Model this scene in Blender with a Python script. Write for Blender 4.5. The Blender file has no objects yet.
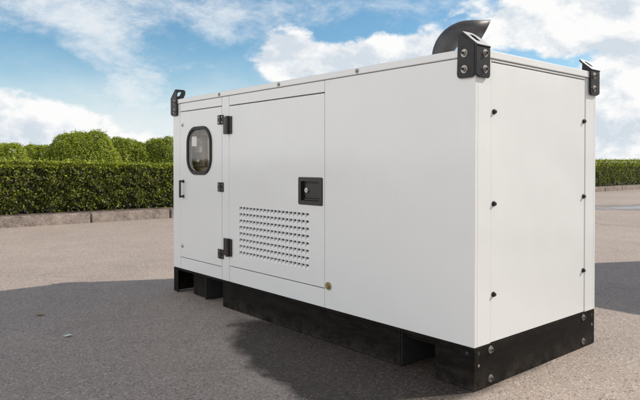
import bpy, bmesh, math, random
import numpy as np
from mathutils import Vector, Matrix
random.seed(7)
rng = np.random.default_rng(7)
sc = bpy.context.scene
COL = sc.collection
PI = math.pi

# ------------------------------------------------------------------ camera
EYE = 1.10
FPX = 603.0
cam_d = bpy.data.cameras.new('camera')
cam = bpy.data.objects.new('camera', cam_d)
COL.objects.link(cam)
cam_d.sensor_width = 36.0
cam_d.lens = FPX / 640 * 36
PITCH = math.radians(0.75)
cam.location = (0, 0, EYE)
cam.rotation_euler = (PI / 2 - PITCH, 0, 0)
cam_d.shift_y = -(35 - FPX * math.tan(PITCH)) / 640
cam_d.clip_start = 0.05
cam_d.clip_end = 5000
sc.camera = cam

# ------------------------------------------------------------------ sun direction
SUN_AZ = math.atan2(0.975, 0.22)          # clockwise from +Y
SUN_EL = math.radians(38.5)
sund = Vector((math.sin(SUN_AZ) * math.cos(SUN_EL), math.cos(SUN_AZ) * math.cos(SUN_EL), math.sin(SUN_EL)))
ld = bpy.data.lights.new('sun', 'SUN')
ld.energy = 4.6
ld.angle = math.radians(0.6)
ld.color = (1.0, 0.92, 0.81)
lo = bpy.data.objects.new('sun', ld)
COL.objects.link(lo)
lo.rotation_euler = sund.to_track_quat('Z', 'Y').to_euler()
lo.location = (10, 3, 12)

sc.view_settings.view_transform = 'Standard'
sc.view_settings.look = 'None'
sc.view_settings.exposure = 0.0
sc.view_settings.gamma = 1.0
sc.view_settings.use_curve_mapping = False
sc.cycles.max_bounces = 8
sc.cycles.transparent_max_bounces = 12
sc.cycles.sample_clamp_indirect = 4.0

# ------------------------------------------------------------------ node helper
class N:
    def __init__(s, tree):
        s.t = tree
    def new(s, typ, **kw):
        n = s.t.nodes.new(typ)
        for k, v in kw.items():
            setattr(n, k, v)
        return n
    def link(s, a, b):
        s.t.links.new(a, b)
    def put(s, sock, v):
        if isinstance(v, bpy.types.NodeSocket):
            s.link(v, sock)
        else:
            sock.default_value = v
    def math(s, op, a, b=None, c=None, clamp=False):
        n = s.new('ShaderNodeMath', operation=op, use_clamp=clamp)
        s.put(n.inputs[0], a)
        if b is not None: s.put(n.inputs[1], b)
        if c is not None: s.put(n.inputs[2], c)
        return n.outputs[0]
    def vmath(s, op, a, b=None):
        n = s.new('ShaderNodeVectorMath', operation=op)
        s.put(n.inputs[0], a)
        if b is not None: s.put(n.inputs[1], b)
        return n.outputs['Value'] if op in ('LENGTH', 'DOT_PRODUCT', 'DISTANCE') else n.outputs[0]
    def mapping(s, vec, loc=(0, 0, 0), rot=(0, 0, 0), scale=(1, 1, 1), typ='POINT'):
        n = s.new('ShaderNodeMapping', vector_type=typ)
        s.put(n.inputs['Vector'], vec)
        n.inputs['Location'].default_value = loc
        n.inputs['Rotation'].default_value = rot
        n.inputs['Scale'].default_value = scale
        return n.outputs[0]
    def noise(s, vec, scale, detail=2, rough=0.5, dist=0.0, out='Fac'):
        n = s.new('ShaderNodeTexNoise')
        s.put(n.inputs['Vector'], vec)
        n.inputs['Scale'].default_value = scale
        n.inputs['Detail'].default_value = detail
        n.inputs['Roughness'].default_value = rough
        n.inputs['Distortion'].default_value = dist
        return n.outputs[out]
    def voro(s, vec, scale, feature='F1', out='Distance', rand=1.0):
        n = s.new('ShaderNodeTexVoronoi', feature=feature)
        s.put(n.inputs['Vector'], vec)
        n.inputs['Scale'].default_value = scale
        n.inputs['Randomness'].default_value = rand
        return n.outputs[out]
    def rng(s, v, a, b, c=0.0, d=1.0, smooth=False):
        n = s.new('ShaderNodeMapRange', interpolation_type='SMOOTHSTEP' if smooth else 'LINEAR')
        s.put(n.inputs['Value'], v)
        for k, x in zip(('From Min', 'From Max', 'To Min', 'To Max'), (a, b, c, d)):
            s.put(n.inputs[k], x)
        return n.outputs['Result']
    def mix(s, f, a, b, blend='MIX'):
        n = s.new('ShaderNodeMix', data_type='RGBA', blend_type=blend)
        s.put(n.inputs[0], f)
        for i, v in ((6, a), (7, b)):
            s.put(n.inputs[i], v if isinstance(v, bpy.types.NodeSocket) else (tuple(v) + (1,))[:4])
        return n.outputs[2]
    def sep(s, vec):
        n = s.new('ShaderNodeSeparateXYZ'); s.put(n.inputs[0], vec); return n.outputs
    def comb(s, x, y, z):
        n = s.new('ShaderNodeCombineXYZ')
        for i, v in enumerate((x, y, z)): s.put(n.inputs[i], v)
        return n.outputs[0]

def material(name):
    m = bpy.data.materials.new(name)
    m.use_nodes = True
    t = m.node_tree
    b = t.nodes['Principled BSDF']
    n = N(t)
    tc = n.new('ShaderNodeTexCoord')
    return m, n, b, tc

def bump(n, b, height, strength, dist):
    bp = n.new('ShaderNodeBump')
    bp.inputs['Strength'].default_value = strength
    bp.inputs['Distance'].default_value = dist
    n.link(height, bp.inputs['Height'])
    n.link(bp.outputs[0], b.inputs['Normal'])
    return bp

# ------------------------------------------------------------------ world: daylight sky with clouds
w = bpy.data.worlds.new('World')
sc.world = w
w.use_nodes = True
n = N(w.node_tree)
for q in list(w.node_tree.nodes):
    w.node_tree.nodes.remove(q)
outw = n.new('ShaderNodeOutputWorld')
sky = n.new('ShaderNodeTexSky', sky_type='NISHITA', sun_disc=False, sun_elevation=SUN_EL,
            sun_rotation=SUN_AZ, altitude=0, air_density=1.0, dust_density=0.3, ozone_density=1.2)
tc = n.new('ShaderNodeTexCoord')
dx, dy, dz = n.sep(tc.outputs['Generated'])[:3]
az = n.math('ARCTAN2', dx, dy)
el = n.math('ARCSINE', dz)
ae = n.comb(az, el, 0.0)
def sky_dir(px, py):
    x = (px - 320) / FPX; z = (165 - py) / FPX
    return math.atan(x), math.atan2(z, math.hypot(1, x))
def blobs(lst):
    acc = None
    for (px, py, rx, ry, rot, wgt) in lst:
        a, e = sky_dir(px, py)
        v = n.mapping(ae, (a, e, 0), (0, 0, math.radians(rot)), (rx / FPX, ry / FPX, 1), 'TEXTURE')
        d = n.vmath('LENGTH', v)
        g = n.rng(d, 0.0, 1.0, wgt, 0.0, smooth=True)
        acc = g if acc is None else n.math('ADD', acc, g)
    return acc
# piled clouds
vcu = n.mapping(ae, (3.1, 1.7, 0.4), (0, 0, 0), (1.0, 1.45, 1))
n1 = n.noise(vcu, 6.5, 13, 0.60, 0.1)
n2 = n.noise(n.mapping(ae, (3.1 + 0.02, 1.7 + 0.035, 0.4), (0, 0, 0), (1.0, 1.45, 1)), 6.5, 13, 0.60, 0.1)
cov = blobs([
    (340, 66, 125, 46, 0, 0.62), (420, 48, 60, 34, 0, 0.35), (285, 56, 60, 40, 0, 0.35),
    (600, -5, 190, 85, 0, 0.62), (520, 35, 70, 45, 0, 0.22), (640, 120, 110, 85, 0, 0.62),
    (20, 126, 130, 58, 0, 0.55), (125, 138, 130, 42, 0, 0.40), (330, 8, 100, 22, 0, -0.16),
    (560, 66, 45, 14, 12, -0.10), (560, 150, 120, 30, 0, 0.2),
    (30, 62, 60, 34, 0, -0.2), (200, 85, 80, 26, 10, -0.08), (900, 60, 300, 120, 0, 0.4), (-300, 90, 260, 110, 0, 0.35)])
away = n.math('MAXIMUM', n.rng(n.math('ABSOLUTE', az), 0.75, 1.25, 0, 1, smooth=True), n.rng(el, 0.42, 0.75, 0, 1, smooth=True))
cov = n.math('ADD', cov, n.math('MULTIPLY', away, n.rng(el, 0.5, 0.9, 0.45, 0.22)))  # extra cloud cover added outside the view for neutral ambient light
dens = n.math('ADD', n.math('MULTIPLY', n.math('SUBTRACT', n1, 0.5), 1.5), n.math('SUBTRACT', cov, 0.26))
cu = n.rng(dens, -0.02, 0.13, 0, 1, smooth=True)
# thin high streaks
vci = n.mapping(ae, (0.3, 0.9, 2.0), (0, 0, math.radians(24)), (1.0, 1.9, 1))
c1 = n.math('ADD', n.math('MULTIPLY', n.noise(vci, 8.0, 12, 0.68, 0.35), 0.65), n.math('MULTIPLY', n.noise(vci, 24.0, 8, 0.7, 0.2), 0.35))
cov2 = blobs([
    (125, 62, 190, 58, -34, 0.50), (170, 8, 260, 42, 4, 0.36), (230, 40, 90, 30, 0, 0.15), (60, 20, 80, 30, 0, 0.15), (250, 22, 120, 34, -12, 0.22),
    (150, 118, 170, 48, 0, 0.4), (470, 25, 120, 60, 0, 0.35), (330, 12, 120, 24, 0, 0.2), (60, 100, 90, 30, 0, 0.2), (12, 66, 80, 36, -10, -0.9), (205, 88, 70, 24, 0, -0.3), (185, 78, 40, 15, 0, -0.15)])
dci = n.math('ADD', n.math('MULTIPLY', n.math('SUBTRACT', c1, 0.5), 2.4), n.math('SUBTRACT', cov2, 0.16))
ci = n.math('MULTIPLY', n.rng(dci, -0.15, 0.75, 0, 1, smooth=True), 0.9)
low = n.rng(n.math('ADD', el, n.math('MULTIPLY', n.math('SUBTRACT', n1, 0.5), 0.12)), 0.01, 0.20, 0.97, 0.0, smooth=True)      # pale band near the horizon
relief = n.math('SUBTRACT', n1, n2)
shade = n.rng(n.math('ADD', n.math('MULTIPLY', relief, 6.5), n.rng(dens, 0.05, 0.55, 0.75, 0.35)), 0.05, 0.85, 0, 1)
ccol = n.mix(shade, (0.66, 0.73, 0.80), (0.98, 0.98, 0.975))
a1 = n.math('MAXIMUM', ci, low)
bgs = n.new('ShaderNodeBackground'); bgs.inputs['Strength'].default_value = 0.125
n.link(n.mix(1.0, sky.outputs[0], (0.66, 0.93, 1.0), 'MULTIPLY'), bgs.inputs['Color'])
bgc = n.new('ShaderNodeBackground'); bgc.inputs['Color'].default_value = (0.84, 0.88, 0.91, 1); bgc.inputs['Strength'].default_value = 1.0
bgu = n.new('ShaderNodeBackground'); bgu.inputs['Strength'].default_value = 1.0
n.link(n.mix(away, ccol, n.mix(0.5, ccol, (1.0, 0.96, 0.91))), bgu.inputs['Color'])
fill_bank = n.math('MULTIPLY', n.rng(n.math('ABSOLUTE', n.math('ADD', az, 2.15)), 0.6, 1.3, 1, 0, smooth=True), n.rng(el, 0.5, 0.95, 1, 0, smooth=True))  # brighter cloud added behind-left, out of view, as fill for the long side
n.link(n.math('ADD', 1.0, n.math('MULTIPLY', fill_bank, 1.15)), bgu.inputs['Strength'])
m1 = n.new('ShaderNodeMixShader'); n.link(a1, m1.inputs[0]); n.link(bgs.outputs[0], m1.inputs[1]); n.link(bgc.outputs[0], m1.inputs[2])
m2 = n.new('ShaderNodeMixShader'); n.link(cu, m2.inputs[0]); n.link(m1.outputs[0], m2.inputs[1]); n.link(bgu.outputs[0], m2.inputs[2])
n.link(m2.outputs[0], outw.inputs['Surface'])
w.cycles.sampling_method = 'MANUAL'
w.cycles.sample_map_resolution = 1024

# ------------------------------------------------------------------ materials
M = {}
def paint(name, col, rough=0.32):
    m, n, b, tc = material(name)
    o = tc.outputs['Object']
    big = n.noise(o, 1.3, 4, 0.55)
    dirt = n.noise(n.mapping(o, scale=(6, 6, 1.2)), 2.5, 6, 0.65)
    c = n.mix(n.rng(dirt, 0.50, 0.8, 0, 0.07), col, (col[0] * .78, col[1] * .74, col[2] * .68))
    n.link(c, b.inputs['Base Color'])
    n.link(n.rng(big, 0.3, 0.7, rough - .05, rough + .07), b.inputs['Roughness'])
    b.inputs['Coat Weight'].default_value = 0.4
    b.inputs['Coat Roughness'].default_value = 0.12
    h = n.math('ADD', n.math('MULTIPLY', n.noise(o, 1.8, 2), 14.0), n.math('MULTIPLY', n.noise(o, 260, 2), 0.06))
    bump(n, b, h, 0.25, 0.004)
    M[name] = m
    return m
paint('white_paint', (0.680, 0.688, 0.688))
def simple(name, col, rough, metal=0.0, var=0.25, nscale=20, bstr=0.2, bdist=0.002):
    m, n, b, tc = material(name)
    o = tc.outputs['Object']
    f = n.noise(o, nscale, 6, 0.6)
    dk = tuple(c * (1 - var) for c in col); lt = tuple(min(1, c * (1 + var)) for c in col)
    n.link(n.mix(n.rng(f, 0.3, 0.7), dk, lt), b.inputs['Base Color'])
    n.link(n.rng(n.noise(o, nscale * 2.3, 4), 0.3, 0.7, max(0.03, rough - .08), min(1, rough + .1)), b.inputs['Roughness'])
    b.inputs['Metallic'].default_value = metal
    bump(n, b, n.noise(o, nscale * 8, 3), bstr, bdist)
    M[name] = m
    return m
simple('glare_steel', (0.36, 0.355, 0.35), 0.5, 0.8, 0.2, 30)
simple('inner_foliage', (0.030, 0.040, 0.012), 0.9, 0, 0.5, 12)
simple('black_steel', (0.028, 0.026, 0.025), 0.48, 0, 0.3, 9, 0.25, 0.002)
simple('bracket_steel', (0.012, 0.012, 0.013), 0.36, 0, 0.15, 14, 0.15, 0.001).node_tree.nodes['Principled BSDF'].inputs['Specular IOR Level'].default_value = 0.3
simple('black_plastic', (0.018, 0.016, 0.015), 0.38, 0, 0.15, 30)
simple('rubber', (0.02, 0.02, 0.02), 0.6)
simple('zinc', (0.62, 0.62, 0.60), 0.28, 1.0, 0.12, 40)
simple('dull_zinc', (0.36, 0.34, 0.32), 0.42, 0.8, 0.3, 60)
simple('brass', (0.42, 0.36, 0.20), 0.35, 1.0, 0.2, 60)
simple('dark_gap', (0.035, 0.03, 0.027), 0.8)
simple('exhaust_steel', (0.060, 0.057, 0.056), 0.46, 0.25, 0.35, 11, 0.3, 0.002)
simple('inner_panel', (0.50, 0.40, 0.32), 0.5)
simple('panel_grey', (0.10, 0.08, 0.07), 0.5)
simple('paper', (0.75, 0.78, 0.80), 0.6, 0, 0.05)
simple('screen', (0.42, 0.40, 0.39), 0.3, 0, 0.7, 18)
simple('twig', (0.085, 0.062, 0.052), 0.85)
simple('scrap_paper', (0.62, 0.64, 0.62), 0.6, 0, 0.1)
simple('dry_leaf', (0.30, 0.19, 0.09), 0.7)
# base steel with scuffs and dust
m, n, b, tc = material('skid_steel')
o = tc.outputs['Object']
f = n.noise(n.mapping(o, scale=(2, 2, 7)), 3.2, 8, 0.68, 0.4)
scr = n.noise(n.mapping(o, rot=(0.5, 0.7, 0), scale=(1, 1, 26)), 9, 4, 0.6)
c = n.mix(n.rng(f, 0.42, 0.72), (0.005, 0.0045, 0.004), (0.017, 0.014, 0.012))
c = n.mix(n.rng(scr, 0.66, 0.74, 0, 0.22), c, (0.075, 0.066, 0.058))
zz = n.sep(o)[2]
dust = n.math('MULTIPLY', n.rng(zz, 0.0, 0.11, 0.45, 0.0), n.rng(n.noise(o, 14, 6, 0.7), 0.4, 0.7))
c = n.mix(dust, c, (0.085, 0.073, 0.063))
n.link(c, b.inputs['Base Color'])
chip = n.rng(n.noise(o, 34, 6, 0.7), 0.68, 0.72, 0, 0.5)
c = n.mix(chip, c, (0.11, 0.085, 0.065))
n.link(c, b.inputs['Base Color'])
n.link(n.rng(f, 0.3, 0.7, 0.42, 0.66), b.inputs['Roughness'])
b.inputs['Specular IOR Level'].default_value = 0.10
bump(n, b, n.math('ADD', f, n.noise(o, 90, 3)), 0.25, 0.003)
M['skid_steel'] = m
# window glass
m = bpy.data.materials.new('window_glass'); m.use_nodes = True
n = N(m.node_tree)
m.node_tree.nodes.remove(m.node_tree.nodes['Principled BSDF'])
om = m.node_tree.nodes['Material Output']
tr = n.new('ShaderNodeBsdfTransparent'); tr.inputs[0].default_value = (0.93, 0.92, 0.90, 1)
gl = n.new('ShaderNodeBsdfGlossy'); gl.inputs['Roughness'].default_value = 0.03
tcg = n.new('ShaderNodeTexCoord')
bpn = n.new('ShaderNodeBump'); bpn.inputs['Strength'].default_value = 0.15; bpn.inputs['Distance'].default_value = 0.003
n.link(n.noise(tcg.outputs['Object'], 9, 2), bpn.inputs['Height']); n.link(bpn.outputs[0], gl.inputs['Normal'])
fr = n.new('ShaderNodeFresnel'); fr.inputs['IOR'].default_value = 1.6
mx = n.new('ShaderNodeMixShader')
n.link(n.math('MULTIPLY_ADD', fr.outputs[0], 0.16, 0.0, clamp=True), mx.inputs[0])
n.link(tr.outputs[0], mx.inputs[1]); n.link(gl.outputs[0], mx.inputs[2]); n.link(mx.outputs[0], om.inputs['Surface'])
M['window_glass'] = m

# asphalt
m, n, b, tc = material('asphalt')
o = tc.outputs['Object']
g1 = n.voro(o, 125, out='Color'); g1v = n.sep(g1)[0]
g2 = n.voro(o, 240, out='Color'); g2v = n.sep(g2)[1]
g3 = n.voro(o, 70, out='Color'); g3v = n.sep(g3)[2]
mid = n.noise(o, 2.2, 8, 0.65)
big = n.noise(o, 0.33, 5, 0.6, 0.4)
val = n.math('MULTIPLY_ADD', n.math('SUBTRACT', g1v, 0.5), 0.34, 1.0)
val = n.math('MULTIPLY_ADD', n.math('SUBTRACT', g2v, 0.5), 0.26, val)
val = n.math('MULTIPLY_ADD', n.math('SUBTRACT', mid, 0.5), 0.38, val)
val = n.math('MULTIPLY_ADD', n.math('SUBTRACT', big, 0.5), 0.55, val)
pale = n.rng(g1v, 0.93, 0.97, 0, 0.85)
pale2 = n.rng(g3v, 0.985, 0.99, 0, 0.6)
dark = n.rng(g1v, 0.03, 0.10, 0.7, 0)
AC = (0.325, 0.262, 0.217)
ACs = AC
c = n.mix(n.noise(o, 0.9, 4, 0.6), AC, (AC[0] * 0.93, AC[1] * 0.95, AC[2] * 1.0))
c = n.mix(1.0, c, n.comb(val, val, val), 'MULTIPLY')
c = n.mix(pale, c, (0.50, 0.45, 0.40))
c = n.mix(pale2, c, (0.46, 0.40, 0.35))
c = n.mix(dark, c, (0.07, 0.06, 0.055))
# tyre-polished tracks and resurfacing tint
xs, ys = n.sep(o)[:2]
# cracks
wv = n.mapping(o, scale=(1, 1, 1))
warp = n.vmath('ADD', o, n.vmath('MULTIPLY', n.vmath('SUBTRACT', n.noise(o, 1.7, 6, 0.7, out='Color'), (0.5, 0.5, 0.5)), (0.9, 0.9, 0)))
ce = n.voro(warp, 0.26, 'DISTANCE_TO_EDGE')
cgate = n.rng(n.noise(o, 0.21, 2), 0.5, 0.6)
crack = n.math('MULTIPLY', n.rng(ce, 0.001, 0.0035, 0.5, 0), cgate)
c = n.mix(crack, c, (0.05, 0.043, 0.038))
# dark shade beside the skid, put into the asphalt colour
def ellipse(cx, cy, rx, ry, rot, inner=0.75, nz=0.5, ns=2.5):
    v = n.mapping(o, (cx, cy, 0), (0, 0, math.radians(rot)), (rx, ry, 1000), 'TEXTURE')
    d = n.math('ADD', n.vmath('LENGTH', v), n.math('MULTIPLY', n.math('SUBTRACT', n.noise(o, ns, 7, 0.62), 0.5), nz))
    return n.rng(d, inner, 1.0, 1, 0, smooth=True)
skid_shade = ellipse(0.745, 2.87, 1.98, 0.74, -49.4, 0.88, 0.30, 4.5)
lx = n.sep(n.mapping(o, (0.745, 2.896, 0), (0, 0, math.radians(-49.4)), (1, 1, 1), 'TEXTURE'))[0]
skid_shade = n.math('MULTIPLY', skid_shade, n.rng(n.math('ADD', lx, n.math('MULTIPLY', n.noise(o, 6, 5), 0.12)), 0.02, 0.12, 1, 0, smooth=True))
c = n.mix(n.math('MULTIPLY', skid_shade, 0.93), c, n.mix(1.0, c, (0.12, 0.11, 0.10), 'MULTIPLY'))
c = n.mix(n.math('MULTIPLY', skid_shade, n.rng(g1v, 0.90, 0.96, 0, 0.45)), c, (0.20, 0.175, 0.14))
c = n.mix(n.math('MULTIPLY', skid_shade, n.rng(g1v, 0.05, 0.12, 0.7, 0)), c, (0.008, 0.008, 0.008))
# pale blue-grey streaks with darker cores, smoother than the asphalt
pale_streak = n.math('MAXIMUM', ellipse(9.2, 15.5, 2.6, 0.8, 4, 0.62, 2.0, 1.3), ellipse(13.0, 21.3, 2.6, 0.5, 8, 0.62, 1.9, 1.2))
#pale_streak = n.math('MAXIMUM', pale_streak, ellipse(-3.20, 6.58, 0.09, 0.05, 0, 0.8, 0.9, 12))
dark_patch = n.math('MAXIMUM', ellipse(9.1, 15.6, 3.3, 1.4, 4, 0.7, 1.1, 1.5), 0.0)
c = n.mix(n.math('MULTIPLY', dark_patch, 0.45), c, (0.09, 0.075, 0.066))
core_ = n.math('MULTIPLY', pale_streak, n.rng(n.noise(n.mapping(o, scale=(0.5, 2.2, 1)), 1.1, 6, 0.65), 0.47, 0.56))
c = n.mix(n.math('MULTIPLY', pale_streak, 0.75), c, (0.34, 0.37, 0.40))
c = n.mix(n.math('MULTIPLY', core_, 0.8), c, (0.10, 0.09, 0.085))
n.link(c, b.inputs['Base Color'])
r = n.rng(n.noise(o, 30, 4), 0.3, 0.7, 0.74, 0.92)
r = n.math('MULTIPLY', r, n.math('SUBTRACT', 1.0, n.math('MULTIPLY', skid_shade, 0.12)))
r = n.math('MULTIPLY', r, n.math('SUBTRACT', 1.0, n.math('MULTIPLY', pale_streak, 0.55)))
n.link(r, b.inputs['Roughness'])
b.inputs['Specular IOR Level'].default_value = 0.4
hgt = n.math('ADD', n.math('MULTIPLY', n.voro(o, 125), 0.9), n.math('MULTIPLY', n.noise(o, 160, 3), 0.5))
hgt = n.math('ADD', hgt, n.math('MULTIPLY', mid, 0.6))
hgt = n.math('MULTIPLY', hgt, n.math('SUBTRACT', 1.0, pale_streak))
hgt = n.math('SUBTRACT', hgt, n.math('MULTIPLY', crack, 3.0))
bump(n, b, hgt, 0.45, 0.0045)
M['asphalt'] = m

# kerb concrete, soil, far grass
m, n, b, tc = material('kerb_concrete')
o = tc.outputs['Object']
f = n.noise(o, 5, 9, 0.7); sp = n.sep(n.voro(o, 70, out='Color'))[0]
c = n.mix(n.rng(f, 0.35, 0.68), (0.15, 0.12, 0.105), (0.36, 0.30, 0.26))
c = n.mix(n.rng(sp, 0.85, 0.95, 0, 0.6), c, (0.46, 0.40, 0.36))
c = n.mix(n.rng(sp, 0.02, 0.12, 0.6, 0), c, (0.07, 0.055, 0.05))
n.link(c, b.inputs['Base Color']); b.inputs['Roughness'].default_value = 0.9
bump(n, b, n.math('ADD', f, n.math('MULTIPLY', n.noise(o, 60, 4), 0.4)), 0.6, 0.02)
M['kerb_concrete'] = m
m, n, b, tc = material('soil')
o = tc.outputs['Object']
f = n.noise(o, 9, 9, 0.7)
n.link(n.mix(n.rng(f, 0.35, 0.68), (0.05, 0.037, 0.03), (0.17, 0.13, 0.105)), b.inputs['Base Color'])
b.inputs['Roughness'].default_value = 0.95
bump(n, b, f, 0.8, 0.05)
M['soil'] = m
m, n, b, tc = material('lawn')
o = tc.outputs['Object']
f = n.noise(o, 1.1, 9, 0.7)
n.link(n.mix(n.rng(f, 0.35, 0.68), (0.045, 0.07, 0.02), (0.10, 0.12, 0.04)), b.inputs['Base Color'])
b.inputs['Roughness'].default_value = 0.95
bump(n, b, n.noise(o, 25, 5, 0.7), 0.8, 0.05)
M['lawn'] = m

def leafmat(name, dark, mid_, light, brown=0.06):
    m = bpy.data.materials.new(name); m.use_nodes = True
    n = N(m.node_tree); b = m.node_tree.nodes['Principled BSDF']; om = m.node_tree.nodes['Material Output']
    at = n.new('ShaderNodeAttribute', attribute_name='leaf_tint')
    v = at.outputs['Fac']
    c = n.mix(n.rng(v, 0.0, 0.55), dark, mid_)
    c = n.mix(n.rng(v, 0.55, 1.0 - brown), c, light)
    c = n.mix(n.rng(v, 1.0 - brown, 1.0 - brown + 0.005), c, (0.20, 0.15, 0.12))
    n.link(c, b.inputs['Base Color'])
    b.inputs['Roughness'].default_value = 0.48
    b.inputs['Specular IOR Level'].default_value = 0.4
    tl = n.new('ShaderNodeBsdfTranslucent')
    n.link(n.mix(1.0, c, (1.4, 1.5, 0.6), 'MULTIPLY'), tl.inputs[0])
    mx = n.new('ShaderNodeMixShader'); mx.inputs[0].default_value = 0.35
    n.link(b.outputs[0], mx.inputs[1]); n.link(tl.outputs[0], mx.inputs[2]); n.link(mx.outputs[0], om.inputs['Surface'])
    M[name] = m
leafmat('hedge_leaf', (0.032, 0.042, 0.007), (0.18, 0.215, 0.018), (0.56, 0.60, 0.08), 0.08)
leafmat('shrub_leaf', (0.080, 0.110, 0.008), (0.24, 0.29, 0.025), (0.48, 0.50, 0.06), 0.01)

# ------------------------------------------------------------------ mesh builder
class MB:
    def __init__(s):
        s.bm = bmesh.new()
        s.mats = []
    def mi(s, mat):
        if mat not in s.mats: s.mats.append(mat)
        return s.mats.index(mat)
    def box(s, x0, x1, y0, y1, z0, z1, mat, bev=0.0, seg=2):
        t = bmesh.new()
        bmesh.ops.create_cube(t, size=1)
        for v in t.verts:
            v.co = Vector(((x0 + x1) / 2 + v.co.x * (x1 - x0), (y0 + y1) / 2 + v.co.y * (y1 - y0), (z0 + z1) / 2 + v.co.z * (z1 - z0)))
        if bev: bmesh.ops.bevel(t, geom=list(t.edges), offset=bev, segments=seg, affect='EDGES', profile=0.5)
        return s.merge(t, mat)
    def merge(s, t, mat, mtx=None, smooth=False):
        k = s.mi(mat)
        if mtx is not None:
            t.transform(mtx)
            if mtx.to_3x3().determinant() < 0: bmesh.ops.reverse_faces(t, faces=list(t.faces))
        for f in t.faces:
            f.material_index = k
            if smooth: f.smooth = True
        me = bpy.data.meshes.new('tmp'); t.to_mesh(me); t.free()
        n0 = len(s.bm.faces)
        s.bm.from_mesh(me); bpy.data.meshes.remove(me)
        return s
    def cyl(s, p, axis, r, d, mat, seg=20, r2=None, bev=0.0, smooth=False):
        """p = centre of the near cap; grows by d along axis"""
        t = bmesh.new()
        bmesh.ops.create_cone(t, cap_ends=True, segments=seg, radius1=r, radius2=r if r2 is None else r2, depth=d)
        if bev:
            bmesh.ops.bevel(t, geom=[e for e in t.edges if all(v.co.z > 0 for v in e.verts)], offset=bev, segments=2, affect='EDGES')
        a = Vector(axis).normalized()
        q = a.to_track_quat('Z', 'Y').to_matrix().to_4x4()
        return s.merge(t, mat, Matrix.Translation(Vector(p) + a * d / 2) @ q, smooth)
    def prism(s, outline, holes, mtx, thick, mat, bev=0.0):
        """outline/holes in local xy, extruded from z=0 to z=thick, then mtx"""
        t = bmesh.new()
        for loop in [outline] + holes:
            vs = [t.verts.new((x, y, 0)) for x, y in loop]
            for i in range(len(vs)): t.edges.new((vs[i], vs[(i + 1) % len(vs)]))
        bmesh.ops.triangle_fill(t, use_beauty=True, use_dissolve=False, edges=list(t.edges), normal=(0, 0, 1))
        bmesh.ops.dissolve_limit(t, angle_limit=0.01, verts=list(t.verts), edges=list(t.edges)) if not holes else None
        for f in t.faces:
            if f.normal.z < 0: f.normal_flip()
        r = bmesh.ops.extrude_face_region(t, geom=list(t.faces))
        for v in [g for g in r['geom'] if isinstance(g, bmesh.types.BMVert)]: v.co.z += thick
        bmesh.ops.recalc_face_normals(t, faces=list(t.faces))
        if bev:
            es = [e for e in t.edges if len(e.link_faces) == 2 and e.calc_face_angle(0) > 0.9]
            bmesh.ops.bevel(t, geom=es, offset=bev, segments=2, affect='EDGES')
        return s.merge(t, mat, mtx)
    def poly(s, pts, mat, smooth=False):
        f = s.bm.faces.new([s.bm.verts.new(p) for p in pts])
        f.material_index = s.mi(mat); f.smooth = smooth
        return s
    def build(s, name, parent=None, label=None):
        me = bpy.data.meshes.new(name)
        s.bm.to_mesh(me); s.bm.free()
        for k in s.mats: me.materials.append(M[k])
        o = bpy.data.objects.new(name, me)
        COL.objects.link(o)
        if parent: o.parent = parent
        if label: o['label'] = label
        return o
def tag(o, label=None, cat=None, group=None, kind=None):
    if label: o['label'] = label
    if cat: o['category'] = cat
    if group: o['group'] = group
    if kind: o['kind'] = kind
    return o
def empty(name, loc, rz=0.0):
    o = bpy.data.objects.new(name, None)
    o.location = loc; o.rotation_euler = (0, 0, rz); o.empty_display_size = 0.3
    COL.objects.link(o)
    return o
def rrect(cx, cy, hw, hh, r, seg=8):
    pts = []
    for qx, qy, a0 in ((1, 1, 0), (-1, 1, 90), (-1, -1, 180), (1, -1, 270)):
        for i in range(seg + 1):
            a = math.radians(a0 + 90 * i / seg)
            pts.append((cx + qx * (hw - r) + r * math.cos(a), cy + qy * (hh - r) + r * math.sin(a)))
    return pts

# ------------------------------------------------------------------ the setting
def sheet(name, pts, z, mat):
    b = MB(); b.poly([(x, y, z) for x, y in pts], mat)
    o = b.build(name); tag(o, kind='structure'); return o
tv = Vector((0.7657, 0.6432)); nv = Vector((-0.6432, 0.7657))   # along the kerb, away from the road
K0 = Vector((-5.544, 10.45))
def kp(t, d): 
    p = K0 + tv * t + nv * d
    return (p.x, p.y)
sheet('ground', [(-3000, -3000), (3000, -3000), (3000, 3000), (-3000, 3000)], -0.02, 'lawn')
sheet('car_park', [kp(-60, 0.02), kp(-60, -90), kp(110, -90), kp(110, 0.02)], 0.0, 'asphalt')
b = MB()
b.poly([(*kp(-60, .14), .12), (*kp(110, .14), .12), (*kp(110, .45), .19), (*kp(-60, .45), .19)], 'soil')
b.poly([(*kp(-60, .45), .19), (*kp(110, .45), .19), (*kp(110, 4.5), .17), (*kp(-60, 4.5), .17)], 'soil')
b.poly([(*kp(-60, 4.5), .17), (*kp(110, 4.5), .17), (*kp(110, 5.2), -.03), (*kp(-60, 5.2), -.03)], 'soil')
tag(b.build('planting_bed'), kind='structure')
# kerb of separate stones with open joints
b = MB()
ang = math.atan2(tv.y, tv.x)
t0 = 0.05 - 1.62 * 14
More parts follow.
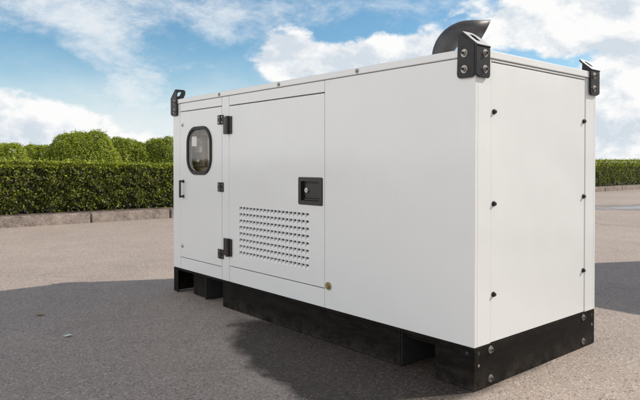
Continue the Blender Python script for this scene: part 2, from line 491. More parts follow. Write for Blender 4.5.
# joints at t such that one falls at image x=61 and one at x=147
t0 = 1.56 - 1.63 * 14
for i in range(46):
    ta = t0 + i * 1.63 + 0.012; tb = t0 + (i + 1) * 1.63 - 0.012
    t = bmesh.new(); bmesh.ops.create_cube(t, size=1)
    hz = 0.185 + random.uniform(-.006, .006); dy = random.uniform(-.006, .006)
    for v in t.verts:
        v.co = Vector(((ta + tb) / 2 + v.co.x * (tb - ta), 0.08 + dy + v.co.y * 0.16, (hz - .05) / 2 + v.co.z * (hz + .05)))
    bmesh.ops.bevel(t, geom=list(t.edges), offset=0.014, segments=2, affect='EDGES')
    bmesh.ops.subdivide_edges(t, edges=[e for e in t.edges if e.calc_length() > 1], cuts=14, use_grid_fill=True)
    for v in t.verts:
        v.co += Vector((0, random.uniform(-1, 1), random.uniform(-1, 1))) * 0.0035
    b.merge(t, 'kerb_concrete', Matrix.Translation((K0.x, K0.y, 0)) @ Matrix.Rotation(ang, 4, 'Z'))
tag(b.build('kerb'), kind='structure')

# ------------------------------------------------------------------ foliage
def leaf_mesh(name, P, Nrm, size, mat, parent, tint=None, jit=0.9):
    """P (n,3) leaf centres, Nrm (n,3) outward bias, one folded leaf (2 quads->4 tris) each"""
    k = len(P)
    d = Nrm + rng.normal(0, jit, (k, 3)); d /= np.linalg.norm(d, axis=1)[:, None]
    a = rng.normal(0, 1, (k, 3)); a -= (a * d).sum(1)[:, None] * d; a /= np.linalg.norm(a, axis=1)[:, None]
    c = np.cross(d, a)
    s = size * rng.uniform(0.65, 1.35, k)[:, None]
    base = P - a * s * .5; tip = P + a * s * .5 - d * s * .08
    l = P + c * s * .27 + d * s * .07; r = P - c * s * .27 + d * s * .07
    V = np.stack([base, l, tip, r], 1).reshape(-1, 3)
    idx = np.arange(k)[:, None] * 4
    F = np.concatenate([idx + [0, 1, 2], idx + [0, 2, 3]], 1).reshape(-1)
    me = bpy.data.meshes.new(name)
    me.vertices.add(len(V)); me.vertices.foreach_set('co', V.astype(np.float32).ravel())
    nf = k * 2
    me.loops.add(nf * 3); me.loops.foreach_set('vertex_index', F.astype(np.int32))
    me.polygons.add(nf)
    me.polygons.foreach_set('loop_start', np.arange(0, nf * 3, 3, dtype=np.int32))
    me.polygons.foreach_set('loop_total', np.full(nf, 3, dtype=np.int32))
    me.update()
    at = me.attributes.new('leaf_tint', 'FLOAT', 'FACE')
    tv_ = rng.uniform(0, 1, k) if tint is None else tint
    at.data.foreach_set('value', np.repeat(tv_, 2).astype(np.float32))
    me.materials.append(M[mat])
    o = bpy.data.objects.new(name, me); COL.objects.link(o)
    if parent: o.parent = parent
    return o
def wob(x, y, s):   # cheap smooth bumpiness
    return (np.sin(x * 2.1 * s + 1.3 * np.sin(y * 1.7 * s)) + np.sin(y * 2.9 * s + 2.0 + np.sin(x * 1.3 * s)) + np.sin((x + y) * 4.7 * s + 0.5)) / 3

hedge = empty('hedge', (*kp(2, 0.9), 0.17), ang)
tag(hedge, 'long clipped green box hedge running behind the concrete kerb', 'hedge')
hx, hy = kp(2, 0.9)
H_A, H_B = -9.0, 36.0          # extent along the kerb, from K0
def htop(t): return np.interp(t, [-9, 0, 3.0, 10, 22, 30], [1.14, 1.17, 1.10, 1.16, 1.28, 1.34])
def hedge_leaves():
    out_p, out_n = [], []
    # front face: dense near the camera, thinner with distance
    def front(t0, t1, dens, dmin=0.0):
        k = int((t1 - t0) * 1.1 * dens)
        t = rng.uniform(t0, t1, k); q = rng.uniform(0, 1, k)
        z = 0.20 + q * (htop(t) - 0.20)
        dep = np.abs(rng.normal(0, 0.055, k)) - 0.05 * wob(t, z, 2.3) - 0.05 * wob(t, z, 7.0)
        gap = (wob(t + 3, z * 1.3, 5.1) > rng.uniform(0.0, .7, k)) | (wob(t * 1.3 + 9, z * 1.6 + 4, 11.0) > rng.uniform(0.1, 1.0, k))
        dep = np.where(gap, dep + 0.15, dep)
        # rounded shoulder and ragged foot
        dep = dep + np.where(q > .93, (q - .93) * 1.0, 0)
        keep = (q > 0.10) | (rng.uniform(0, 1, k) < 0.40)
        return np.stack([t, 0.42 + dep, z], 1)[keep], np.tile([0, -1, 0.35], (keep.sum(), 1))
    def top(t0, t1, dens):
        k = int((t1 - t0) * 0.95 * dens)
        t = rng.uniform(t0, t1, k); d = rng.uniform(0.42, 1.38, k)
        z = htop(t) + 0.018 * wob(t, d, 5) + 0.012 * wob(t, d, 13) + rng.normal(0, 0.012, k) + np.where(rng.uniform(0, 1, k) < 0.06, rng.uniform(0, 0.09, k) * (wob(t * 3, d * 3, 4) > 0), 0)
        return np.stack([t, d, z], 1), np.tile([0, -.2, 1.0], (k, 1))
    def back(t0, t1, dens):
        k = int((t1 - t0) * 1.0 * dens)
        t = rng.uniform(t0, t1, k); z = rng.uniform(0.2, 1, k) * (htop(t))
        return np.stack([t, 1.38 + rng.normal(0, .03, k), z], 1), np.tile([0, 1, 0.3], (k, 1))
    res = [front(H_A, 7, 2500), front(7, 17, 1100), front(17, H_B, 1900), top(H_A, 7, 2600), top(7, 17, 900), top(17, H_B, 1400), back(H_A, H_B, 350)]
    for e_, sgn in ((H_A, -1), (H_B, 1)):
        k = 1500
        res.append((np.stack([e_ + sgn * rng.uniform(-.03, .05, k), rng.uniform(.42, 1.38, k), rng.uniform(.2, 1.15, k)], 1), np.tile([sgn, 0, .2], (k, 1))))
    return np.concatenate([r[0] for r in res]), np.concatenate([r[1] for r in res])
P, Q = hedge_leaves()
P[:, 0] -= 2; P[:, 1] -= 0.9; P[:, 2] -= 0.17        # to hedge-local
far = P[:, 0] > 13
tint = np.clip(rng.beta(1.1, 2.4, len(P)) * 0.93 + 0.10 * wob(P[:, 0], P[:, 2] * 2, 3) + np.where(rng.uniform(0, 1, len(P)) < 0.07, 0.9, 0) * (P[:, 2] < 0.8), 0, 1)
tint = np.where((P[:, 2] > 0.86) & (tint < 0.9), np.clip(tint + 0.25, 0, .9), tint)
leaf_mesh('foliage', P, Q, np.where(far, 0.046, 0.040)[:, None][:, 0], 'hedge_leaf', hedge, tint) if False else None
def leaves_sized(name, P, Q, sizes, mat, parent, tint):
    return leaf_mesh(name, P, Q, sizes, mat, parent, tint)
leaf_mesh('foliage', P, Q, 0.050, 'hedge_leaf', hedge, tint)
# stems and dark interior
b = MB()
def stick(p, q, r, mat='twig'):
    a = Vector(q) - Vector(p)
    b.cyl(p, a, r, a.length, mat, seg=5, r2=r * 0.5)
for i in range(420):
    t = random.uniform(H_A, H_B) - 2; 
    d = random.uniform(.55, 1.2) - .9
    z0 = 0.0
    top_ = Vector((t + random.uniform(-.25, .25), d + random.uniform(-.2, .2), random.uniform(.6, .85)))
    stick((t, d, z0), top_, random.uniform(.008, .016))
for i in range(2600):
    t = random.uniform(H_A, 8 if random.random() < .7 else H_B) - 2
    z = random.uniform(.05, .85)
    p = Vector((t, -0.25, z)); q = p + Vector((random.uniform(-.14, .14), -random.uniform(.13, .25), random.uniform(-.03, .2)))
    stick(p, q, random.uniform(.003, .006))
b.build('stems', hedge)
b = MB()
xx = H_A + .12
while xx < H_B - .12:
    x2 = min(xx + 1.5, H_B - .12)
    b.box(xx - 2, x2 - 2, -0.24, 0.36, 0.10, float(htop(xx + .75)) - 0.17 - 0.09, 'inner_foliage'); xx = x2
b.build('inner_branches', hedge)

def shrub(px, depth, ztop, rx, label, k=9000, name='rounded_shrub', zb=0.17, ry=None):
    x = (px - 320) / FPX * depth
    ry = ry or rx * .95
    root = empty(name, (x, depth, zb))
    tag(root, label, 'shrub', 'rounded shrubs behind the hedge')
    b_ = MB()
    for i in range(7):
        a = i * 0.9 + px
        top_ = Vector((math.cos(a) * rx * .55, math.sin(a) * ry * .55, (ztop - zb) * .8))
        v = top_ - Vector((0, 0, 0.0))
        b_.cyl((math.cos(a) * .04, math.sin(a) * .04, 0), v, 0.03, v.length, 'twig', seg=6, r2=0.008)
    b_.build('stem', root)
    h = ztop - zb
    # lobes: a few overlapping mounds make the outline uneven
    lob = [(0, 0, 0.0, 1.0)]
    for i in range(22):
        a = random.uniform(0, 2 * PI); e = random.uniform(0.05, 1.2)
        lob.append((math.cos(a) * math.cos(e) * .70, math.sin(a) * math.cos(e) * .70, math.sin(e) * .70, random.uniform(.20, .33)))
    C = np.array([l[:3] for l in lob]); R = np.array([l[3] for l in lob])
    R[0] = 0.92
    wt = R ** 2; wt = wt / wt.sum()
    k = int(k * 1.3); li = rng.choice(len(R), k * 2, p=wt)
    dd = rng.normal(0, 1, (k * 2, 3)); dd /= np.linalg.norm(dd, axis=1)[:, None]
    pos = C[li] + dd * R[li][:, None] * (1 - np.abs(rng.normal(0, .07, k * 2)))[:, None]
    # drop leaves buried inside other lobes
    dist = np.linalg.norm(pos[:, None, :] - C[None], axis=2) / R[None]
    bur = (dist < 0.86).sum(1) > 0
    ok = (~bur) & (pos[:, 2] > -0.30)
    pos = pos[ok]; dd = dd[ok]; li2 = li[ok]
    stray = np.where(rng.uniform(0, 1, len(pos)) < .05, rng.uniform(0, .06, len(pos)), 0) + rng.normal(0, .014, len(pos))
    pos *= (1 + stray + 0.03 * wob(pos[:, 0] * 2 + px + np.sin(pos[:, 1] * 7), pos[:, 2] * 2 + np.sin(pos[:, 0] * 6 + px), 2.5))[:, None]
    hz = h / 1.32
    P_ = pos * np.array([rx, ry, hz]) + np.array([0, 0, h - hz * 0.97])
    P_[:, 2] = np.maximum(P_[:, 2], 0.02)
    tn = np.clip(rng.beta(2, 2, len(P_)) * .97 + .10 * np.sin(li2 * 2.399), 0, .97)
    tn = np.where(rng.uniform(0, 1, len(tn)) < .02, 1.0, tn)
    leaf_mesh('foliage', P_, dd + np.array([0, 0, .3]), 0.040, 'shrub_leaf', root, tn, 0.6)
    # dense dark interior twigs
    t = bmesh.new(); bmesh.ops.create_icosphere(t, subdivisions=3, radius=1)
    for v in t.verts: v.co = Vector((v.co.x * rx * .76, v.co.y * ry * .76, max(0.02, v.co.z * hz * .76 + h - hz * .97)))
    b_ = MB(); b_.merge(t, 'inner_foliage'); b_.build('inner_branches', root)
    return root
shrub(83, 13.6, 1.90, 1.05, 'largest dome-shaped green shrub, rising highest above the hedge at left', 60000)
shrub(2, 12.7, 1.60, 0.78, 'low rounded yellowish shrub at the left edge of the photo', 34000)
shrub(36, 14.0, 1.58, 0.95, 'lowest pale green shrub, just left of the largest dome-shaped shrub', 40000)
shrub(126, 15.0, 1.82, 0.82, 'narrow rounded shrub touching the right side of the largest dome-shaped shrub', 40000)
shrub(160, 15.3, 1.84, 0.84, 'rounded dark green shrub nearest the left edge of the white generator', 40000)
shrub(200, 16.2, 1.80, 0.85, 'rounded shrub hidden behind the left end of the white generator', 12000)
shrub(-45, 12.4, 1.66, 0.85, 'rounded shrub beyond the left edge of the photo', 9000)

# ------------------------------------------------------------------ generator set
LEN, WID, HGT = 3.11, 1.25, 1.665
XN = LEN / 2; YF = -WID / 2
SEAM = 1.625; ZB = 0.215
def X(s): return XN - s          # s = distance from the near corner along the long side
def Yv(y): return YF + y         # y = distance from the near corner along the end

def bolt(mb, p, ax, r=0.012, mat='dull_zinc', head='hex', washer=True):
    p = Vector(p); a = Vector(ax)
    if washer: mb.cyl(p - a * .001, a, r * 1.5, 0.0032, mat, 20, bev=.0006)
    if head == 'hex': mb.cyl(p + a * .002, a, r, r * .75, mat, 6, bev=r * .12)
    if head == 'hex': mb.cyl(p + a * (.002 + r * .75), a, r * .55, r * .55, 'rubber', 12, bev=r * .1)
    else: mb.cyl(p - a * .001, a, r, r * 1.1, mat, 16, r2=r * .55, bev=r * .15)
    return mb

def long_side(gen, sgn):
    """panels of one long side; sgn=-1 is the camera side with window and louvres, +1 the far side"""
    T = 0.022
    def yr(d0, d1):    # depth range measured outward from the panel back, flush face at d=T
        a = sgn * (WID / 2 - T + d0); c = sgn * (WID / 2 - T + d1)
        return min(a, c), max(a, c)
    ax = (0, sgn, 0)
    # matrix: local x -> world X, local y -> world Z, extruded outward to the flush face
    def PM(depth_from_face=T):
        base = sgn * (WID / 2 - depth_from_face)
        return Matrix(((1, 0, 0, 0), (0, 0, sgn, base), (0, 1, 0, 0), (0, 0, 0, 1)))
    G = 0.0012; GH = 0.0032
    def tile(s0, s1, z0, z1, nm='side_panel', mat='white_paint'):
        q = MB(); y0, y1 = yr(0, T)
        q.box(X(s1), X(s0), y0, y1, z0, z1, mat, 0.0018)
        return q.build(nm, gen)
    TOP = SEAM - .0025
    tile(0.0, 1.0992, ZB, TOP)                       # big plain panel by the near corner
    tile(1.102, 2.200, ZB, 0.3315)                  # sill under service door
    tile(1.102, 2.200, 1.5515, TOP)                 # header over service door
    tile(2.204, 2.305, ZB, TOP, 'door_post')        # post between the doors
    tile(2.309, 2.978, ZB, 0.311)
    tile(2.309, 2.978, 1.5565, TOP)
    tile(2.982, LEN, ZB, TOP, 'door_post')
    for (s0_, s1_, zc) in ((1.11, 2.19, .3315), (1.11, 2.19, 1.5515), (2.315, 2.972, .311), (2.315, 2.972, 1.5565)):
        q = MB(); q.box(X(s1_), X(s0_), *yr(.0005, .010), zc - .012, zc + .012, 'dark_gap'); q.build('door_gasket', gen)
    # --- service door with louvres and latch
    ds0, ds1, dz0, dz1 = 1.1005 + G, 2.2015 - G, 0.3315 + .0062, 1.5515 - .0072
    rows, cols = 8, 19
    vs0, vs1, vz0, vz1 = 1.255, 2.060, 0.430, 0.787
    ph = (vs1 - vs0) / (cols - 0.25); pv = (vz1 - vz0) / (rows - 0.40)
    hw_, hh_ = ph * .80, pv * .68
    q = MB()
    sgrid = [ds0]; zgrid = [dz0]
    for i in range(cols): sgrid += [vs0 + i * ph, vs0 + i * ph + hw_]
    for j in range(rows): zgrid += [vz0 + j * pv, vz0 + j * pv + hh_]
    lr = (1.124, 1.351, 0.851, 1.016)     # latch recess: hole in the sheet
    sgrid += [ds1]; zgrid += [lr[2], lr[3], dz1]
    sgrid = sorted(sgrid + [lr[0]] + [lr[1]]); zgrid = sorted(zgrid)
    yf = sgn * WID / 2
    def isvent(sm, zm):
        i = (sm - vs0) / ph; j = (zm - vz0) / pv
        return 0 <= i and int(i) < cols and 0 <= j and int(j) < rows and (i - int(i)) * ph < hw_ and (j - int(j)) * pv < hh_
    def quad(pts, mat):
        q.poly(pts, mat)
    for i in range(len(sgrid) - 1):
        for j in range(len(zgrid) - 1):
            a0, a1, c0, c1 = sgrid[i], sgrid[i + 1], zgrid[j], zgrid[j + 1]
            sm, zm = (a0 + a1) / 2, (c0 + c1) / 2
            if lr[0] < sm < lr[1] and lr[2] < zm < lr[3]: continue
            if vs0 < sm < vs1 and vz0 < zm < vz1 and isvent(sm, zm): continue
            quad([(X(a0), yf, c0), (X(a1), yf, c0), (X(a1), yf, c1), (X(a0), yf, c1)], 'white_paint')
    dd = 0.0125
    for i in range(cols):
        for j in range(rows):
            a0 = vs0 + i * ph; a1 = a0 + hw_; c0 = vz0 + j * pv; c1 = c0 + hh_
            yb = sgn * (WID / 2 - dd); cs = c0 + hh_ * .56
            # sloping scoop from the bottom lip inwards, dark slit on top, side cheeks
            quad([(X(a0), yf, c0), (X(a1), yf, c0), (X(a1), yb, cs), (X(a0), yb, cs)], 'white_paint')
            quad([(X(a0), yb, cs), (X(a1), yb, cs), (X(a1), yb, c1), (X(a0), yb, c1)], 'dark_gap')
            quad([(X(a0), yb, c1), (X(a1), yb, c1), (X(a1), yf, c1), (X(a0), yf, c1)], 'white_paint')
            for a in (a0, a1):
                quad([(X(a), yf, c0), (X(a), yb, cs), (X(a), yb, c1), (X(a), yf, c1)], 'white_paint')
    # door edge returns
    yb = sgn * (WID / 2 - T + .002)
    for (p0, p1) in (((ds0, dz0), (ds1, dz0)), ((ds1, dz0), (ds1, dz1)), ((ds1, dz1), (ds0, dz1)), ((ds0, dz1), (ds0, dz0))):
        quad([(X(p0[0]), yf, p0[1]), (X(p1[0]), yf, p1[1]), (X(p1[0]), yb, p1[1]), (X(p0[0]), yb, p0[1])], 'white_paint')
    bmesh.ops.remove_doubles(q.bm, verts=list(q.bm.verts), dist=1e-5)
    door = q.build('service_door', gen)
    # latch: framed black recess with paddle and lock
    q = MB()
    cx, cz = X((1.118 + 1.357) / 2), (0.845 + 1.022) / 2
    q.prism(rrect(cx, cz, .1195, .0885, .010, 4), [rrect(cx, cz, .090, .062, .006, 3)], PM(0.004), 0.011, 'black_plastic', .002)
    y0, y1 = sorted((sgn * (WID / 2 - .0215), sgn * (WID / 2 - .018)))
    q.box(cx - .098, cx + .098, y0, y1, cz - .070, cz + .070, 'black_plastic')
    for (bx0, bx1, bz0, bz1) in ((cx - .0905, cx - .0895, cz - .063, cz + .063), (cx + .0895, cx + .0905, cz - .063, cz + .063),
                                 (cx - .0895, cx + .0895, cz - .0630, cz - .0615), (cx - .0895, cx + .0895, cz + .0615, cz + .0630)):
        y0, y1 = sorted((sgn * (WID / 2 - .018), sgn * (WID / 2 + .002)))
        q.box(bx0, bx1, y0, y1, bz0, bz1, 'black_plastic')
    q.build('latch_housing', door)
    q = MB()
    y0, y1 = sorted((sgn * (WID / 2 - .0185), sgn * (WID / 2 - .010)))
    q.box(cx - .066, cx + .074, y0, y1, cz - .048, cz + .050, 'black_plastic', .004)
    y0, y1 = sorted((sgn * (WID / 2 - .0185), sgn * (WID / 2 - .004)))
    q.box(cx - .070, cx + .080, y0, y1, cz - .060, cz - .050, 'black_plastic', .003)
    q.build('latch_paddle', door)
    q = MB()
    kx = X(1.283)
    q.cyl((kx, sgn * (WID / 2 - .011), 0.938), ax, .0165, .012, 'zinc', 24, bev=.002)
    q.box(kx - .0018, kx + .0018, *sorted((sgn * (WID / 2 + .0005), sgn * (WID / 2 + .0016))), .930, .946, 'black_plastic')
    q.build('lock_barrel', door)
    # big hinges
    for zc in (1.402, 0.475):
        q = MB()
        y0, y1 = sorted((sgn * (WID / 2 + .0), sgn * (WID / 2 + .012)))
        q.box(X(2.272), X(2.160), y0, y1, zc - .066, zc + .066, 'black_plastic', .004)
        q.cyl((X(2.203), sgn * (WID / 2 + .016), zc - .068), (0, 0, 1), .017, .136, 'black_plastic', 16, bev=.002)
        q.cyl((X(2.203), sgn * (WID / 2 + .016), zc - .0185), (0, 0, 1), .0178, .003, 'dark_gap', 16)
        q.cyl((X(2.203), sgn * (WID / 2 + .016), zc + .0155), (0, 0, 1), .0178, .003, 'dark_gap', 16)
        q.build('hinge', door)
    # --- access door with window
    es0, es1, ez0, ez1 = 2.3070 + G, 2.9800 - G, 0.311 + .0058, 1.5565 - .0066
    wc, wz, whw, whh = 2.655, 1.2175, .178, .180
    q = MB()
    out = [(X(es1), ez0), (X(es0), ez0), (X(es0), ez1), (X(es1), ez1)]
    hole = rrect(X(wc), wz, whw - .008, whh - .004, .118, 10)
    if sgn < 0:
        q.prism(out, [hole], PM(T), T, 'white_paint')
    else:
        q.prism(out, [], PM(T), T, 'white_paint', .0018)
    d2 = q.build('access_door', gen)
    if sgn < 0:
        q = MB()
        q.prism(rrect(X(wc), wz, .200, .197, .138, 14), [rrect(X(wc), wz, .172, .171, .112, 14)], PM(0.006), 0.019, 'rubber', .004)
        q.build('window_seal', d2)
        q = MB()
        q.prism(rrect(X(wc), wz, .1755, .1745, .115, 12), [], PM(0.004), 0.004, 'window_glass')
        q.build('window_pane', d2)
    # bow handle at far edge
    q = MB()
    for zc in (.834, .962):
        q.cyl((X(2.925), sgn * WID / 2, zc), ax, .009, .034, 'black_plastic', 12)
        q.cyl((X(2.925), sgn * WID / 2, zc), ax, .014, .004, 'black_plastic', 16)
    q.cyl((X(2.925), sgn * (WID / 2 + .034), .824), (0, 0, 1), .0088, .148, 'black_plastic', 12, bev=.003)
    q.build('pull_handle', d2)
    for zc in (1.440, .411):
        q = MB()
        q.cyl((X(2.942), sgn * WID / 2, zc), ax, .016, .006, 'zinc', 24, bev=.0015)
        q.cyl((X(2.942), sgn * (WID / 2 + .006), zc), ax, .011, .008, 'zinc', 20, r2=.008)
        q.build('door_lock', d2)
    for zc in (1.449, .930, .413):
        q = MB()
        for sx, wd in ((2.338, .022), (2.296, .016)):
            q.box(X(sx) - wd, X(sx) + wd, *sorted((sgn * WID / 2, sgn * (WID / 2 + .009))), zc - .036, zc + .036, 'black_plastic', .003)
        q.cyl((X(2.312), sgn * (WID / 2 + .010), zc - .036), (0, 0, 1), .009, .072, 'black_plastic', 12, bev=.002)
        for sx in (2.341, 2.292):
            for dz in (-.02, .02):
                q.cyl((X(sx), sgn * (WID / 2 + .008), zc + dz), ax, .005, .003, 'zinc', 8)
        q.build('hinge', d2)
    # bolts along the roof seam and the brass plug
    for s_ in (2.335, 1.568, 0.809):
        q = MB(); bolt(q, (X(s_), sgn * (WID / 2 + .006), 1.645), ax, .0105, 'dull_zinc', 'dome'); q.build('bolt', gen)
    q = MB()
    q.cyl((X(1.062), sgn * WID / 2, .356), ax, .024, .010, 'brass', 24, bev=.002)
    q.cyl((X(1.062), sgn * (WID / 2 + .010), .356), ax, .015, .010, 'brass', 6, bev=.002)
    q.build('drain_plug', gen)

def end_side(gen, sgn):
    """end wall; sgn=+1 near end"""
    T = 0.022
    def xr(d0, d1):
        a = sgn * (LEN / 2 - T + d0); c = sgn * (LEN / 2 - T + d1); return min(a, c), max(a, c)
    x0, x1 = xr(0, T)
    TOP = SEAM - .0025
    ax = (sgn, 0, 0)
    eps = 0.0225
    for (ya, yb, za, zb_, nm) in ((eps, .1335, ZB, TOP, 'corner_post'), (1.121, WID - eps, ZB, TOP, 'corner_post'),
                                  (.1365, 1.1115, 1.6135, TOP, 'end_header')):
        q = MB(); q.box(x0, x1, Yv(ya), Yv(yb), za, zb_, 'white_paint', .0015); q.build(nm, gen)
    q = MB(); q.box(x0 - (0.002 if sgn > 0 else 0), x1 - (0.002 if sgn > 0 else -0.002) , Yv(.1358), Yv(1.1120), ZB + .002, 1.6065, 'white_paint', .0018)
    dr = q.build('end_panel', gen)
    for yy, zs in ((.157, (1.364, .907, .455)), (1.096, (1.361, .912, .468))):
        for z in zs:
            q = MB()
            p = Vector((sgn * (LEN / 2 - .003), Yv(yy), z))
            q.cyl(p, ax, .0135, .008, 'black_plastic', 20, bev=.0015)
            q.cyl(p + Vector(ax) * .008, ax, .009, .009, 'black_plastic', 6, bev=.0015)
            q.build('panel_screw', dr)

def bracket(gen, cx, cy):
    """lifting bracket on the corner; cx, cy = -1 or 1"""
    T = .010
    xf = LEN / 2; yf = WID / 2
    q = MB()
    # flange on the long side with a slanted top that braces the tab
    o1 = [(0.0, 1.535), (0.004, 1.527), (.014, 1.523), (.083, 1.523), (.093, 1.530), (.097, 1.545), (.091, 1.738), (.082, 1.748), (0.0, 1.6775)]
    # local (s, z): s measured from the corner inward
    Mx = Matrix(((-cx, 0, 0, cx * xf), (0, 0, cy, cy * yf), (0, 1, 0, 0), (0, 0, 0, 1)))
    q.prism([(s + (-.0062 if s <= 0.001 else 0), z) for s, z in o1], [], Matrix.Translation((0, cy * .0065, 0)) @ Mx, T, 'bracket_steel', .002)
    o2 = [(0.0, 1.535), (.004, 1.527), (.014, 1.523), (.088, 1.523), (.096, 1.528), (.101, 1.540), (.101, 1.6705), (0.0, 1.6705)]
    My = Matrix(((0, 0, cx, cx * xf), (-cy, 0, 0, cy * yf), (0, 1, 0, 0), (0, 0, 0, 1)))
    q.prism([(s + (-.0163 if s <= 0.001 else 0), z) for s, z in o2], [], Matrix.Translation((cx * .0065, 0, 0)) @ My, T, 'bracket_steel', .002)
    # lifting tab: slanted plate with a slot, leaning inwards from the end flange
    run, rise = .090, .076
    ln = math.hypot(run, rise)
    tabo = [(0, 0), (.116, 0), (.112, ln * .62), (.100, ln * .9), (.082, ln), (.010, ln), (0, ln * .95)]
    slot = rrect(.052, ln * .56, .017, .030, .0165, 6)
    dirv = Vector((-cx * run, 0, rise)).normalized()
    wv_ = Vector((0, -cy, 0)); nn = wv_.cross(dirv) * 1.0
    up = nn if nn.z > 0 else -nn
    p0 = Vector((cx * (xf + .0155), cy * (yf + .0160), 1.6690))
    Mt = Matrix((( wv_.x, dirv.x, up.x, p0.x), (wv_.y, dirv.y, up.y, p0.y), (wv_.z, dirv.z, up.z, p0.z), (0, 0, 0, 1)))
    br = q.build('lifting_bracket', gen)
    q = MB(); q.prism(tabo, [slot], Mt, T, 'bracket_steel', 0.0015)
    q.bm.normal_update()
    k = q.mi('glare_steel')  # lighter metal on the tab's top face stands in for sun glare
    for f in q.bm.faces:
        if f.normal.dot(up) > .9: f.material_index = k
    q.build('lifting_eye', br)
    for z in (1.641, 1.564):
        q = MB(); bolt(q, (cx * (xf - .052), cy * (yf + .0165), z), (0, cy, 0), .0130); q.build('bolt', br)
        q = MB(); bolt(q, (cx * (xf + .0165), cy * (yf - .056), z), (cx, 0, 0), .0130); q.build('bolt', br)

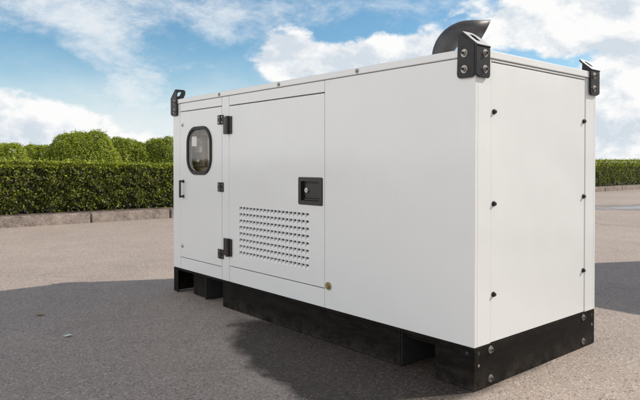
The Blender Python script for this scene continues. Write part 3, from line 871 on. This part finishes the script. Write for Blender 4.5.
def make_generator():
    gen = empty('generator_set', (0, 0, 0))
    T = .022
    # hollow cabinet core: pieces around the window cavity
    q = MB()
    xa, xb = -LEN / 2 + T, LEN / 2 - T; ya, yb = -WID / 2 + T, WID / 2 - T
    c0, c1 = X(3.060), X(2.425); cz0, cz1 = 0.98, 1.455; cy = YF + .115
    q.box(xa, c0, ya, yb, ZB, SEAM, 'white_paint')
    q.box(c1, xb, ya, yb, ZB, SEAM, 'white_paint')
    q.box(c0, c1, ya, yb, ZB, cz0, 'white_paint')
    q.box(c0, c1, ya, yb, cz1, SEAM, 'white_paint')
    q.box(c0, c1, cy, yb, cz0, cz1, 'dark_gap')
    q.build('cabinet_frame', gen)
    # control panel seen through the window
    q = MB()
    q.box(c0 + .002, c1 - .002, cy - .012, cy - .002, cz0 + .002, cz1 - .002, 'inner_panel')
    q.box(c0 + .002, c1 - .002, cy - .08, cy - .012, cz0 + .002, cz0 + .012, 'inner_panel')
    q.box(X(2.965), X(2.700), cy - .040, cy - .012, 1.085, 1.345, 'panel_grey', .006)
    q.box(X(2.62), X(2.46), cy - .055, cy - .012, 1.05, 1.40, 'inner_panel', .006)
    q.box(X(3.02), X(2.985), cy - .030, cy - .012, 1.0, 1.43, 'dark_gap', .004)
    cp = q.build('control_panel', gen)
    q = MB()
    q.box(X(2.935), X(2.735), cy - .046, cy - .040, 1.205, 1.325, 'screen', .002)
    q.build('display', cp)
    for i in range(5):
        q = MB(); q.cyl((X(2.93) + i * .045, cy - .040, 1.135), (0, -1, 0), .011, .012, ('paper', 'dark_gap', 'brass', 'paper', 'dark_gap')[i], 14, bev=.002); q.build('button', cp)
    q = MB(); q.box(X(2.795), X(2.715), YF + .008, YF + .0092, 1.255, 1.335, 'paper'); q.build('paper_label', cp)
    long_side(gen, -1); long_side(gen, 1)
    end_side(gen, 1); end_side(gen, -1)
    # roof cap with down-turned rim
    q = MB(); q.box(-LEN / 2 - .006, LEN / 2 + .006, -WID / 2 - .006, WID / 2 + .006, SEAM + .0005, HGT, 'white_paint', .005, 3)
    q.build('roof_cap', gen)
    for cx in (1, -1):
        for cy_ in (1, -1): bracket(gen, cx, cy_)
    # exhaust elbow: flange, rising stub and a quarter bend with a slanted cut
    q = MB()
    R = 0.155; r = .060; ex, ey, h0 = X(EXS), Yv(EXY), HGT - .01
    rings = []; dirh = Vector((EXD[0], EXD[1], 0)).normalized(); sidev = Vector((-dirh.y, dirh.x, 0))
    stub = EXH
    cen = Vector((ex, ey, h0)) ; seg = 28
    path = [(cen, Vector((0, 0, 1))), (cen + Vector((0, 0, stub)), Vector((0, 0, 1)))]
    c_ = cen + Vector((0, 0, stub)) + dirh * R
    for i in range(1, 17):
        a = math.radians(90 * i / 16)
        path.append((c_ - dirh * R * math.cos(a) + Vector((0, 0, R * math.sin(a))), (Vector((0, 0, 1)) * math.cos(a) + dirh * math.sin(a))))
    last = path[-1][0]
    path.append((last + dirh * EXL, dirh))
    def tube(rad, flip, mat):
        prev = None
        for k, (p, d) in enumerate(path):
            upv = sidev.cross(d); ring = []
            for i in range(seg):
                a = 2 * PI * i / seg
                off = sidev * math.cos(a) * rad + upv * math.sin(a) * rad
                pp = p + off
                if k == len(path) - 1: pp = pp + d * (off.z * 0.51)
                ring.append(q.bm.verts.new(pp))
            if prev:
                for i in range(seg):
                    vs = [prev[i], prev[(i + 1) % seg], ring[(i + 1) % seg], ring[i]]
                    f = q.bm.faces.new(vs if not flip else vs[::-1]); f.smooth = True; f.material_index = q.mi(mat)
            prev = ring
        return prev
    ra = tube(r, False, 'exhaust_steel'); rb = tube(r - .004, True, 'exhaust_steel')
    for i in range(seg):
        f = q.bm.faces.new([ra[i], ra[(i + 1) % seg], rb[(i + 1) % seg], rb[i]]); f.material_index = 0
    q.cyl((ex + EXD[0] * .01, ey + EXD[1] * .01, HGT - .002), (0, 0, 1), .105, .010, 'exhaust_steel', 32, bev=.002)
    q.build('exhaust_pipe', gen)
    # ---------------- skid base
    for sg in (1, -1):
        q = MB()
        x0, x1 = sorted((sg * (LEN / 2 - .001), sg * (LEN / 2 - .011)))
        q.box(x0, x1, -WID / 2 + .001, WID / 2 - .001, .004, ZB - .003, 'skid_steel', .0025)
        x0, x1 = sorted((sg * (LEN / 2 - .0105), sg * (LEN / 2 - .075)))
        for sy in (1, -1):
            y0, y1 = sorted((sy * (WID / 2 - .002), sy * (WID / 2 - .012)))
            if not (sg > 0): q.box(x0, x1, y0, y1, .004, ZB - .003, 'skid_steel', .0015)
        ep = q.build('skid_end_plate', gen)
        for yy in (.136, 1.106):
            for z in (.183, .040):
                q = MB(); bolt(q, (sg * (LEN / 2 - .001), Yv(yy), z), (sg, 0, 0), .0125); q.build('bolt', ep)
        for yy in (.034, 1.212):
            for z in (.182, .124):
                q = MB()
                p = Vector((sg * (LEN / 2 - .001), Yv(yy), z))
                q.cyl(p, (sg, 0, 0), .0105, .0012, 'dark_gap', 16)
                q.cyl(p, (sg, 0, 0), .0065, .003, 'zinc' if z < .15 else 'rubber', 6)
                q.build('bolt', ep)
    for sy in (1, -1):
        q = MB()
        def bx(s0, s1, dep0, dep1, z0, z1, mat='skid_steel', bev=.002):
            y0, y1 = sorted((sy * (WID / 2 - dep0), sy * (WID / 2 - dep1))); q.box(X(s1), X(s0), y0, y1, z0, z1, mat, bev)
        bx(.0115, LEN - .0115, .004, .030, ZB - .022, ZB - .003)      # top flange
        bx(.0115, .240, .006, .016, .004, ZB - .0225)                # near corner plate
        bx(.487, 2.320, .014, .024, .004, ZB - .0225)                # middle beam
        bx(2.600, 2.850, .050, .060, .010, ZB - .0225)               # set-back plate
        bx(.240, .487, .045, .055, ZB - .055, ZB - .0225)
        q.build('side_beam', gen)
        for s0_, s1_ in ((.242, .485), (2.322, 2.598)):
            q = MB()
            for s_ in (s0_, s1_): bx(s_ - .003, s_ + .003, .020, .420, .006, ZB - .0225, 'rubber')
            bx(s0_ + .003, s1_ - .003, .300, .310, .004, ZB - .0225, 'rubber')
            bx(s0_ - .003, s1_ + .003, .060, .410, ZB - .0235, ZB - .0215)
            q.build('fork_pocket', gen)
    q = MB()
    q.box(-LEN / 2 + .012, LEN / 2 - .012, -WID / 2 + .42, WID / 2 - .42, .006, ZB - .022, 'skid_steel')
    q.box(-LEN / 2 + .012, LEN / 2 - .012, -WID / 2 + .031, WID / 2 - .031, ZB - .0215, ZB - .001, 'skid_steel')
    q.build('skid_floor', gen)
    for s_ in (.046,):
        q = MB(); q.cyl((X(s_), YF + .006, .181), (0, -1, 0), .009, .003, 'rubber', 14); q.build('bolt', gen)
    return gen
EXS, EXY, EXH, EXL = 0.455, 0.33, 0.055, 0.085
EXD = (0.69, 0.73)
def copy_tree(o, parent=None):
    c = o.copy(); COL.objects.link(c); c.parent = parent
    for ch in list(o.children): copy_tree(ch, c)
    return c
RZ = math.atan2(-0.7595, 0.6505)
u2 = Vector((-.6505, .7595)); v2 = Vector((.7595, .6505)); A0 = Vector((.677, 2.633)) * 1.1
def place(o, corner, scale=1.0):
    c = corner + u2 * LEN / 2 * scale + v2 * WID / 2 * scale
    o.location = (c.x, c.y, 0); o.rotation_euler = (0, 0, RZ); o.scale = (scale,) * 3
gen = make_generator()
tag(gen, 'white enclosed diesel generator on a black steel skid, standing on the asphalt', 'generator')
place(gen, A0)
# a taller unit of the same kind just outside the picture on the right: it throws the long shadow seen there
S2 = 1.27
g2 = copy_tree(gen)
tag(g2, 'taller white generator beyond the right edge of the photo, seen only by its shadow', 'generator')
Bc = Vector((3.56, 5.62)) * 1.1
place(g2, Bc - u2 * LEN * S2, S2)

# ------------------------------------------------------------------ small litter on the asphalt
def litter(name, x, y, sx, sy, mat, label, cat, rz, group=None):
    pts = []
    k = 14
    for i in range(k):
        a = 2 * PI * i / k; rr = random.uniform(.7, 1.05)
        pts.append((math.cos(a) * sx * rr, math.sin(a) * sy * rr))
    q = MB(); q.prism(pts, [], Matrix.Identity(4), .0015, mat)
    o = q.build(name)
    for v in o.data.vertices: v.co.z += 0.004 + 0.006 * abs(math.sin(v.co.x * 60 + 1)) 
    o.location = (x, y, 0.0); o.rotation_euler = (0, 0, rz)
    return tag(o, label, cat, group)
def gpt(px, py):
    d = FPX * EYE / (py - 165); return ((px - 320) / FPX * d, d)
litter('paper_scrap', *gpt(66.7, 337.2), .030, .022, 'scrap_paper', 'small pale scrap of paper lying on the shaded asphalt', 'litter', .3)
litter('dry_leaf', *gpt(39, 316), .040, .022, 'dry_leaf', 'flattened tan leaf on the shaded asphalt, beyond the paper scrap', 'leaf', .1)
